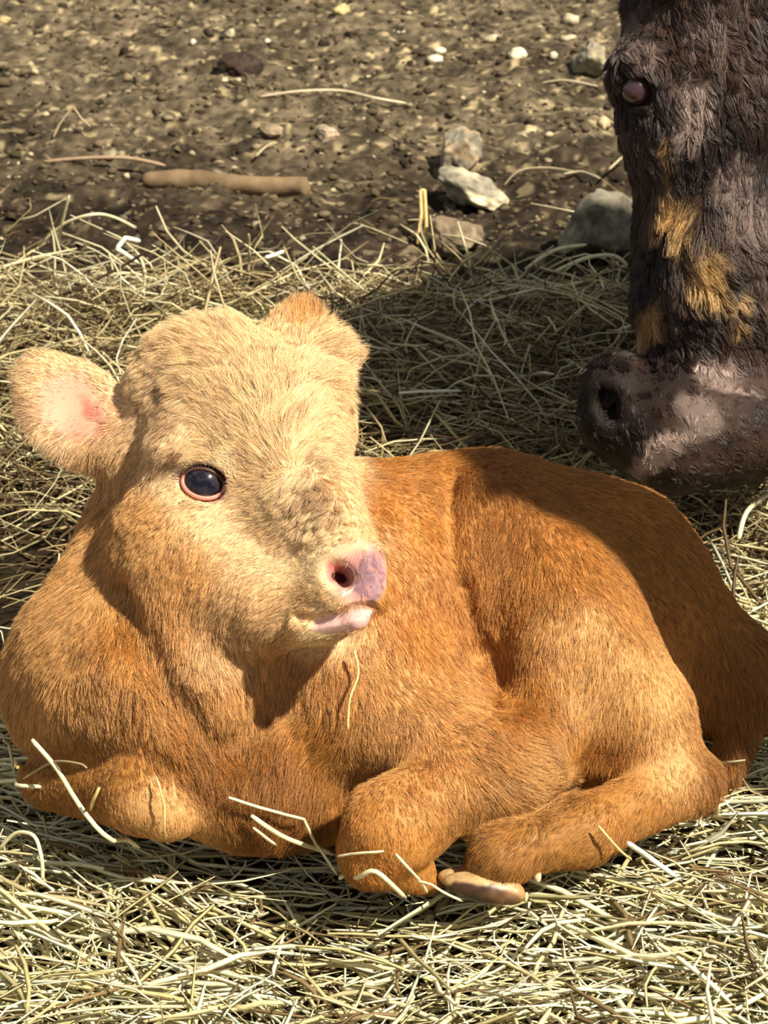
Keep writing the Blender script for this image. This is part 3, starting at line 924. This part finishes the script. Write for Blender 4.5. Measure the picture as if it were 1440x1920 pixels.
def merged_rocks(name, n, yr, smin_, smax_, mat):
    """loose gravel of uncounted grit"""
    bm = bmesh.new(); bmesh.ops.create_icosphere(bm, subdivisions=1, radius=1)
    B = np.array([v.co[:] for v in bm.verts]); BF = np.array([[v.index for v in f.verts] for f in bm.faces]); bm.free()
    y = yr[0] + (yr[1] - yr[0]) * rng.random(n) ** .8; x = (rng.random(n) * 2 - 1) * (.45 + .17 * (y + 2.3))
    s = smin_ * (smax_ / smin_) ** (rng.random(n) ** 2.2)
    V = B[None] * (1 + .35 * rng.normal(size=(n, len(B), 1))) * s[:, None, None] * (np.array([1.2, 1, .7]) * (.7 + .6 * rng.random((n, 1, 3))))
    V = V + np.stack([x, y, ground_h(x, y) + s * .25], 1)[:, None]
    F = BF[None] + (np.arange(n) * len(B))[:, None, None]
    me = mesh_np(name, V.reshape(-1, 3), F.reshape(-1, 3), False)
    pal = np.array([[.10, .075, .043], [.15, .115, .066], [.055, .038, .025], [.26, .20, .12], [.50, .42, .25]])
    c = pal[rng.choice(5, n, p=[.36, .26, .23, .11, .04])] * (.6 + .6 * rng.random((n, 1)))
    add_tint(me, np.repeat(c, len(B), 0))
    return link(name, me, mat)
gr = merged_rocks('gravel', 9000, (.95, 2.7), .0022, .0085, tint_mat('grit', rough=.95, spec=.1, bump=.5, bscale=250))
set_props(gr, 'loose crumbs of soil and grit over the bare ground', 'gravel', None, 'stuff')

# ----------------------------------------------------------------- unseen post and boards, added to shade the rump
wood, wnt, wb = new_mat('weathered wood')
tcw = wnt.nodes.new('ShaderNodeTexCoord'); mpw = wnt.nodes.new('ShaderNodeMapping'); mpw.inputs['Scale'].default_value = (3, 40, 40)
nzw = wnt.nodes.new('ShaderNodeTexNoise'); nzw.inputs['Scale'].default_value = 3; nzw.inputs['Detail'].default_value = 6
crw = wnt.nodes.new('ShaderNodeValToRGB'); crw.color_ramp.elements[0].color = (.12, .09, .06, 1); crw.color_ramp.elements[1].color = (.34, .28, .21, 1)
wnt.links.new(tcw.outputs['Object'], mpw.inputs['Vector']); wnt.links.new(mpw.outputs['Vector'], nzw.inputs['Vector'])
wnt.links.new(nzw.outputs['Fac'], crw.inputs['Fac']); wnt.links.new(crw.outputs['Color'], wb.inputs['Base Color']); wb.inputs['Roughness'].default_value = .85
def sun_plane(px, py, dz, d=1.2):
    """point of a plane square to the sun that shades the photo point"""
    p = S(px, py, dz)
    o = S(1120, 1050, .17) + SUNW * d
    return p + SUNW * ((o - p) @ SUNW)
def shade_board(name, a, b, w, off):
    A_ = sun_plane(*a) + SUNW * off; B_ = sun_plane(*b) + SUNW * off
    u = (B_ - A_) / np.linalg.norm(B_ - A_); v = np.cross(SUNW, u)
    bm = bmesh.new(); bmesh.ops.create_cube(bm, size=1)
    L = np.linalg.norm(B_ - A_)
    for q in bm.verts:
        q.co = Vector((A_ + B_) / 2 + u * q.co.x * L + v * q.co.y * w + SUNW * q.co.z * .024)
    bmesh.ops.bevel(bm, geom=list(bm.edges), offset=.003, segments=2, affect='EDGES')
    me = bpy.data.meshes.new(name); bm.to_mesh(me); bm.free()
    o = link(name, me, wood)
    return o, (A_ + B_) / 2, u, L
b1, c1, u1, L1 = shade_board('shade_board', (842, 905, .13), (1190, 925, .12), .115, 0)
b2, c2, u2, L2 = shade_board('shade_board', (1010, 850, .14), (1430, 1330, .07), .165, .026)
pc = c2 + u2 * L2 * .36 + SUNW * .06
sun_blocker = bpy.data.objects.new('sun_blocker', None); SC.collection.objects.link(sun_blocker)
sun_blocker.location = Vector((pc[0], pc[1], -.05))
bpy.context.view_layer.update()
inv = sun_blocker.matrix_world.inverted()
for o in (b1, b2):
    o.parent = sun_blocker; o.matrix_parent_inverse = inv
bm = bmesh.new()
bmesh.ops.create_cone(bm, cap_ends=True, segments=40, radius1=.05, radius2=.046, depth=pc[2] + .25)
for v in bm.verts: v.co.z += (pc[2] + .25) / 2
bmesh.ops.bevel(bm, geom=[e for e in bm.edges if all(v.co.z > pc[2] for v in e.verts)], offset=.006, segments=2, affect='EDGES')
for f in bm.faces: f.smooth = len(f.verts) == 4
pm = bpy.data.meshes.new('post'); bm.to_mesh(pm); bm.free()
link('post', pm, wood, sun_blocker)
set_props(sun_blocker, 'unseen wooden post with two boards, added to shade the calf rump', 'sun_blocker')

# ----------------------------------------------------------------- hay
def hay_top(x, y):
    P = np.stack([x, y, np.zeros_like(x)], -1)
    h = -.004 + .030 * (vnoise(P, 5, 2) - .5) + .022 * (vnoise(P, 13, 4) - .5)
    h = h + .05 * np.exp(-(((x - .42) / .14) ** 2 + ((y + .05) / .12) ** 2))
    h = h + .03 * smooth(.25, .6, y) * smooth(1.2, .9, y)
    h = h - .05 * np.exp(-(((x + .42) / .18) ** 2 + ((y - .17) / .24) ** 2))
    return h - .035 * smooth(.85, 1.15, y)

def ribbons(P, T, L, W, bend, col, m=5, flat=.45):
    """stalks: start centre P, direction T, length L, width W, sideways bend (n,3) -> verts, faces, colours"""
    n = len(P)
    s = np.linspace(-.5, .5, m)
    K = P[:, None] + T[:, None] * (L[:, None] * s[None])[:, :, None] + bend[:, None] * ((s ** 2 * 4 - .5)[None, :, None])
    kink = rng.normal(size=(n, m, 3)) * (L * .012)[:, None, None]
    K = K + kink
    up = rng.normal(size=(n, 3)) * .5 + np.array([0, -.3, 1.0])
    A = np.cross(T, up); A /= np.maximum(np.linalg.norm(A, axis=1), 1e-6)[:, None]
    B = np.cross(A, T)
    prof = np.full(m, 1.0); prof[0] = .7; prof[-1] = .35
    w = (W[:, None] * prof[None])[:, :, None]
    V = np.stack([K - A[:, None] * w, K + A[:, None] * w, K + B[:, None] * w * flat * 2], 2)     # n,m,3,3
    V = V.reshape(n, m * 3, 3)
    F = []
    for i in range(m - 1):
        for a, b in ((0, 1), (1, 2), (2, 0)):
            F.append((i * 3 + a, i * 3 + b, (i + 1) * 3 + b, (i + 1) * 3 + a))
    F = np.array(F)[None] + (np.arange(n) * m * 3)[:, None, None]
    return V.reshape(-1, 3), F.reshape(-1, 4), np.repeat(col, m * 3, 0), K

def hay(name, n, xr, yr, lr, wr, pal, pp, az_sd, pitch_sd, bend, depth, label, edge=None, straight=.6, lift=0.0):
    x = xr[0] + (xr[1] - xr[0]) * rng.random(n); y = yr[0] + (yr[1] - yr[0]) * rng.random(n)
    if edge is not None:
        keep = rng.random(n) < edge(x, y); x, y = x[keep], y[keep]; n = len(x)
    top = hay_top(x, y)
    q = rng.random(n)
    z = top - depth * q + lift
    az = np.where(rng.random(n) < straight, rng.normal(size=n) * az_sd - .12, rng.random(n) * 6.28)
    az = az + (vnoise(np.stack([x, y, np.zeros(n)], 1), 6, 8) - .5) * 1.6
    pit = rng.normal(size=n) * pitch_sd
    L = lr[0] * (lr[1] / lr[0]) ** rng.random(n)
    W = wr[0] * (wr[1] / wr[0]) ** (rng.random(n) ** 1.6) * .5
    T = np.stack([np.cos(az) * np.cos(pit), np.sin(az) * np.cos(pit), np.sin(pit)], 1)
    z = z + np.abs(np.sin(pit)) * L * .3
    P = np.stack([x, y, z], 1)
    bd = rng.normal(size=(n, 3)) * np.array([1, 1, .55]) * (bend * L)[:, None]
    c = np.array(pal)[rng.choice(len(pal), n, p=pp)] * (.7 + .5 * rng.random((n, 1)))
    V, F, C, K = ribbons(P, T, L, W, bd, c)
    # leave out stalks that would run through an animal
    Kf = K.reshape(-1, 3)
    d = np.minimum(calf_f.at(Kf), cow_f.at(Kf)).reshape(n, -1).min(1)
    ok = d > -.004
    # nothing stands up in front of the calf
    m = K.shape[1] * 3
    V = V.reshape(n, m, 3)[ok].reshape(-1, 3); C = C.reshape(n, m, 3)[ok].reshape(-1, 3); F = F[:ok.sum() * (K.shape[1] - 1) * 3]
    me = mesh_np(name, V, F)
    add_tint(me, C)
    o = link(name, me, hay_mat)
    return set_props(o, label, 'hay', None, 'stuff')
hay_mat = tint_mat('hay', rough=.5, spec=.35, var=.18, vscale=90, transl=.12)
PALF = [(.92, .87, .56), (.80, .69, .36), (.52, .46, .21), (.22, .15, .065), (.80, .80, .58)]
PALB = [(.66, .57, .30), (.50, .38, .17), (.30, .24, .10), (.13, .08, .035), (.74, .67, .40)]
def hollow(x, y):
    return 1 - .93 * np.exp(-(((x + .42) / .18) ** 2 + ((y - .17) / .24) ** 2) ** 2)
def front_edge(x, y): return smooth(.42, .10, y + .25 * np.abs(x - .1)) * hollow(x, y)
hay('hay_bedding', 21000, (-.72, .72), (-.95, .42), (.04, .17), (.0020, .0068), PALF, [.34, .24, .16, .12, .14], .36, .17, .10, .06,
    'pale coarse loose hay spread under and in front of the calf', front_edge)
def back_edge(x, y):
    e = 1.06 + .14 * (vnoise(np.stack([x, y * 0, x * 0], 1), 5, 3) - .5)
    return hollow(x, y) * smooth(-.05, .15, y - .1 * np.abs(x)) * np.maximum(smooth(e + .05, e - .12, y), .17 * smooth(1.5, 1.05, y))
hay('hay_heap', 24000, (-.95, .95), (-.05, 1.5), (.05, .19), (.0014, .0046), PALB, [.20, .22, .22, .28, .08], .55, .30, .18, .065,
    'fine tangled brownish hay lying between the calf and the bare soil', back_edge, .45)
hay('hay_wisps', 420, (-.75, .60), (.45, 1.30), (.08, .22), (.0028, .0056), [(.80, .72, .42), (.66, .53, .26), (.86, .80, .55)], [.5, .3, .2], .9, .42, .14, .02,
    'scattered longer pale stalks sticking up along the rear edge of the hay', lambda x, y: smooth(.4, .8, y) * smooth(1.32, 1.05, y) * (x < .55), .3, .015)
# ----------------------------------------------------------------- single stalks, sticks and the log
straw_mat = tint_mat('straw', rough=.5, spec=.35, var=.15, vscale=80)
bark = tint_mat('bark', rough=.9, spec=.1, bump=.8, bscale=60, var=.35, vscale=30)
STR_PALE = (.84, .77, .46); STR_GOLD = (.80, .58, .24); STR_TAN = (.46, .36, .19); STR_WHITE = (.90, .87, .70)
def smooth_path(P, k=5):
    P = np.array(P, float); out = []
    for i in range(len(P) - 1):
        p0 = P[max(i - 1, 0)]; p1 = P[i]; p2 = P[i + 1]; p3 = P[min(i + 2, len(P) - 1)]
        for t in np.linspace(0, 1, k, endpoint=False):
            out.append(.5 * (2 * p1 + (p2 - p0) * t + (2 * p0 - 5 * p1 + 4 * p2 - p3) * t * t + (3 * p1 - p0 - 3 * p2 + p3) * t ** 3))
    out.append(P[-1]); return np.array(out)
def stalk(label, pts, w, col, name='straw', cat='straw', curve=True, group=None, mat=None):
    """pts: photo x, y and either a height above the ground or 'c' (lying on the calf)"""
    P = []
    for q in pts:
        if q[2] == 'c':
            dz = sd(q[0], q[1]); P.append(S(q[0], q[1], dz + .006 + (q[3] if len(q) > 3 else 0)))
        elif q[2] == 'd': P.append(S(q[0], q[1], dz0))
        elif q[2] == 's':
            p = on_ground(q[0], q[1]); P.append(p + np.array([0, 0, .004 + (q[3] if len(q) > 3 else 0)]))
        else: P.append(G(q[0], q[1], q[2]))
        if len(P) == 1: dz0 = DIST - float((P[0] - CAM) @ CF)
    P = smooth_path(P, 5 if curve else 3) if curve else np.concatenate([np.linspace(a_, b_, 6)[:-1] for a_, b_ in zip(P[:-1], P[1:])] + [np.array(P[-1:])])
    for _ in range(30):                       # keep it on top of the coat
        low = calf_f.at(P) < .009
        if not low.any(): break
        P[low] -= CF * .002
    m = float((P.mean(0) - CAM) @ CF) / FPX
    R = np.full(len(P), w * m * .42); R[-1] *= .45; R[0] *= .75
    base = P.mean(0)
    o = tube(name, P - base, R, mat or straw_mat, None, 6, tint=col)
    o.location = Vector(base)
    return set_props(o, label, cat, group)
stalk('thin golden straw hanging on the calf flank below its chin', [(664, 1218, 'c'), (672, 1262, 'c'), (656, 1310, 'c'), (652, 1368, 'c')], 6, STR_GOLD)
stalk('thin tan straw kinked like a knee before the calf chest', [(430, 1493, 'c'), (500, 1515, 'c'), (572, 1527, .055), (592, 1580, .035), (632, 1640, .015)], 7, STR_PALE, curve=False)
stalk('thick pale straw leaning on the calf brisket', [(472, 1528, 'c', .004), (540, 1566, .045), (625, 1603, .02)], 11, STR_PALE)
stalk('short pale straw below the thick straw on the brisket', [(476, 1550, 'c', .004), (522, 1574, .03)], 7, STR_PALE)
stalk('long thick pale straw crossing the left foreleg steeply', [(62, 1386, 'c', .02), (112, 1446, 'c', .012), (190, 1535, .05), (262, 1590, .02)], 11, STR_PALE)
stalk('short thick straw standing left of the left foreleg', [(42, 1418, .05), (78, 1470, .015)], 11, STR_GOLD)
stalk('thin straw upright at the left edge of the calf chest', [(14, 1384, .06), (28, 1450, .01)], 7, STR_PALE)
stalk('curved brownish straw lying across the left foreleg', [(60, 1448, .04), (105, 1425, 'c', .004), (150, 1428, 'c', .003), (168, 1436, 'c')], 5, STR_TAN)
stalk('thin straw upright against the left knee', [(294, 1455, 'c', .003), (309, 1512, 'c', .004), (326, 1572, .012)], 5, STR_GOLD)
stalk('horizontal pale straw at the left edge below the foreleg', [(-6, 1466, .03), (60, 1461, .035), (130, 1466, .03)], 9, STR_PALE)
stalk('stubby pale straw standing below the left foreleg', [(188, 1475, 'c', .01), (184, 1512, .02)], 8, STR_GOLD)
stalk('pale straw arching over the hay at the far left', [(0, 1590, .02), (30, 1562, .04), (64, 1568, .045), (78, 1610, .03), (80, 1650, .01)], 9, STR_PALE)
stalk('pale arched straw under the front knee of the near foreleg', [(636, 1648, .015), (668, 1628, .03), (705, 1632, 'c', .004), (760, 1665, .012)], 11, STR_PALE)
stalk('thin straw lying level across the near foreleg', [(634, 1600, 'c', .004), (668, 1597, 'c', .002), (720, 1594, 'c', .002)], 6, STR_PALE)
stalk('pale straw slanting across the tip of the near foreleg', [(742, 1600, 'c', .004), (782, 1640, 'c', .008), (800, 1662, .02)], 7, STR_PALE)
stalk('long thin straw running from the foreleg tip past the hoof', [(782, 1640, .05), (830, 1672, .045), (868, 1690, .03)], 6, STR_PALE)
stalk('thin golden straw sticking up below the hind hock', [(1121, 1547, 'c', .004), (1150, 1578, .045), (1178, 1602, .02)], 6, STR_GOLD)
stalk('thick cream straw lying under the hind shank', [(1170, 1570, .05), (1215, 1606, .035), (1268, 1644, .015)], 12, STR_WHITE)
stalk('long bent grey straw beside the tail tip', [(1325, 1540, .01), (1338, 1500, .04), (1395, 1494, .05)], 7, STR_PALE, curve=False)
stalk('pale stem arching before the grey boulder', [(985, 505, .02), (1040, 470, .05), (1100, 459, .05)], 8, STR_PALE)
stalk('thick pale stem drooping right of the boulder arch', [(1040, 510, .02), (1100, 484, .05), (1150, 480, .05), (1178, 500, .03)], 9, STR_PALE)
stalk('pale straw folded into an upright loop beside the brown stone', [(783, 462, 's'), (790, 400, 'd'), (788, 358, 'd'), (796, 356, 'd'), (799, 410, 'd'), (800, 468, 'd')], 8, STR_GOLD, curve=False)
stalk('bright white bent straw on the left hay edge', [(262, 452, .05), (235, 446, .06), (219, 466, .05), (260, 494, .02)], 11, STR_WHITE, curve=False)
stalk('long pale stem lying alone across the dirt', [(486, 186, 's'), (560, 184, 's', .008), (640, 187, 's', .012), (705, 197, 's', .008), (762, 198, 's')], 6, (.74, .62, .40))
stalk('short dark twig touching the left end of the long pale stem', [(452, 136, 's'), (468, 160, 's', .008), (486, 186, 's')], 4, (.24, .18, .10), 'twig', 'twig')
stalk('long reddish stem lying on the dirt at the left', [(82, 308, 's'), (160, 310, 's', .008), (240, 312, 's', .01), (310, 315, 's')], 9, (.42, .29, .17))
stalk('thin bent stem standing like a tent at the left', [(100, 262, 's'), (112, 232, 'd'), (137, 200, 'd'), (152, 222, 'd'), (170, 238, 'd')], 5, (.42, .33, .18), curve=False)
stalk('short cream stick lying before the pinkish stone', [(480, 297, 's'), (500, 285, 's', .006), (520, 278, 's', .006)], 7, (.42, .34, .2), 'stick', 'stick')
stalk('thin straight straw standing at the left hay edge', [(107, 468, .0), (116, 420, .05), (130, 366, .10)], 6, STR_PALE)
stalk('pale straw curved in a low arch at the left hay edge', [(72, 462, .01), (120, 420, .05), (175, 402, .07), (215, 408, .05), (255, 428, .02)], 7, STR_PALE)
stalk('thin straw upright in the hay above the calf ear', [(466, 510, .01), (467, 470, .04), (466, 438, .07)], 7, STR_TAN)
stalk('whitish straw chip in the hay right of the upright straw', [(498, 483, .05), (515, 478, .05), (532, 471, .05)], 9, STR_WHITE)
stalk('thin level stem on the dirt left of the cow', [(945, 352, 's'), (975, 335, 's', .01), (1030, 330, 's', .01), (1085, 328, 's')], 4, (.40, .32, .19))
stalk('pale level stem just above the grey boulder', [(1056, 342, 's', .01), (1090, 340, 's', .012), (1124, 339, 's')], 6, (.50, .42, .26))
stalk('slanting stem leaning on the boulder toward the cow', [(1140, 356, 's', .03), (1165, 338, 's', .035), (1194, 318, 's', .04)], 6, (.48, .40, .23))
stalk('level pale stem below the cow eye', [(1015, 160, 's'), (1060, 163, 's', .008), (1125, 167, 's')], 5, (.52, .44, .27))
stalk('long thin pale straw above the calf back', [(748, 737, .04), (800, 734, .045), (866, 733, .04)], 6, STR_WHITE)
stalk('broad pale straw by the right edge behind the rump', [(1385, 1010, .03), (1400, 960, .05), (1442, 925, .06)], 12, STR_PALE)
stalk('straw pointing at the cow chin from the calf back', [(1135, 950, .05), (1165, 930, .06), (1200, 913, .07)], 8, STR_GOLD)
# log half sunk in the soil
A = on_ground(272, 352); B = on_ground(575, 366)
LP_ = smooth_path([A, A * .66 + B * .34 + np.array([0, 0, .004]), A * .33 + B * .67, B], 8)
lrad = .0165 * (1 + .18 * (vnoise(LP_, 30, 2) - .5)); lrad[0] *= .8
mid = LP_.mean(0)
log = tube('log', LP_ - mid, lrad, bark, None, 16, tint=(.22, .15, .082))
V = verts_of(log.data); V = V + (vnoise3(V, 60, 3) * .0022); log.data.vertices.foreach_set('co', np.ascontiguousarray(V, np.float32).ravel())
log.location = Vector(mid + np.array([0, .01, .008]))
set_props(log, 'weathered brown log half sunk in the soil behind the hay', 'log')
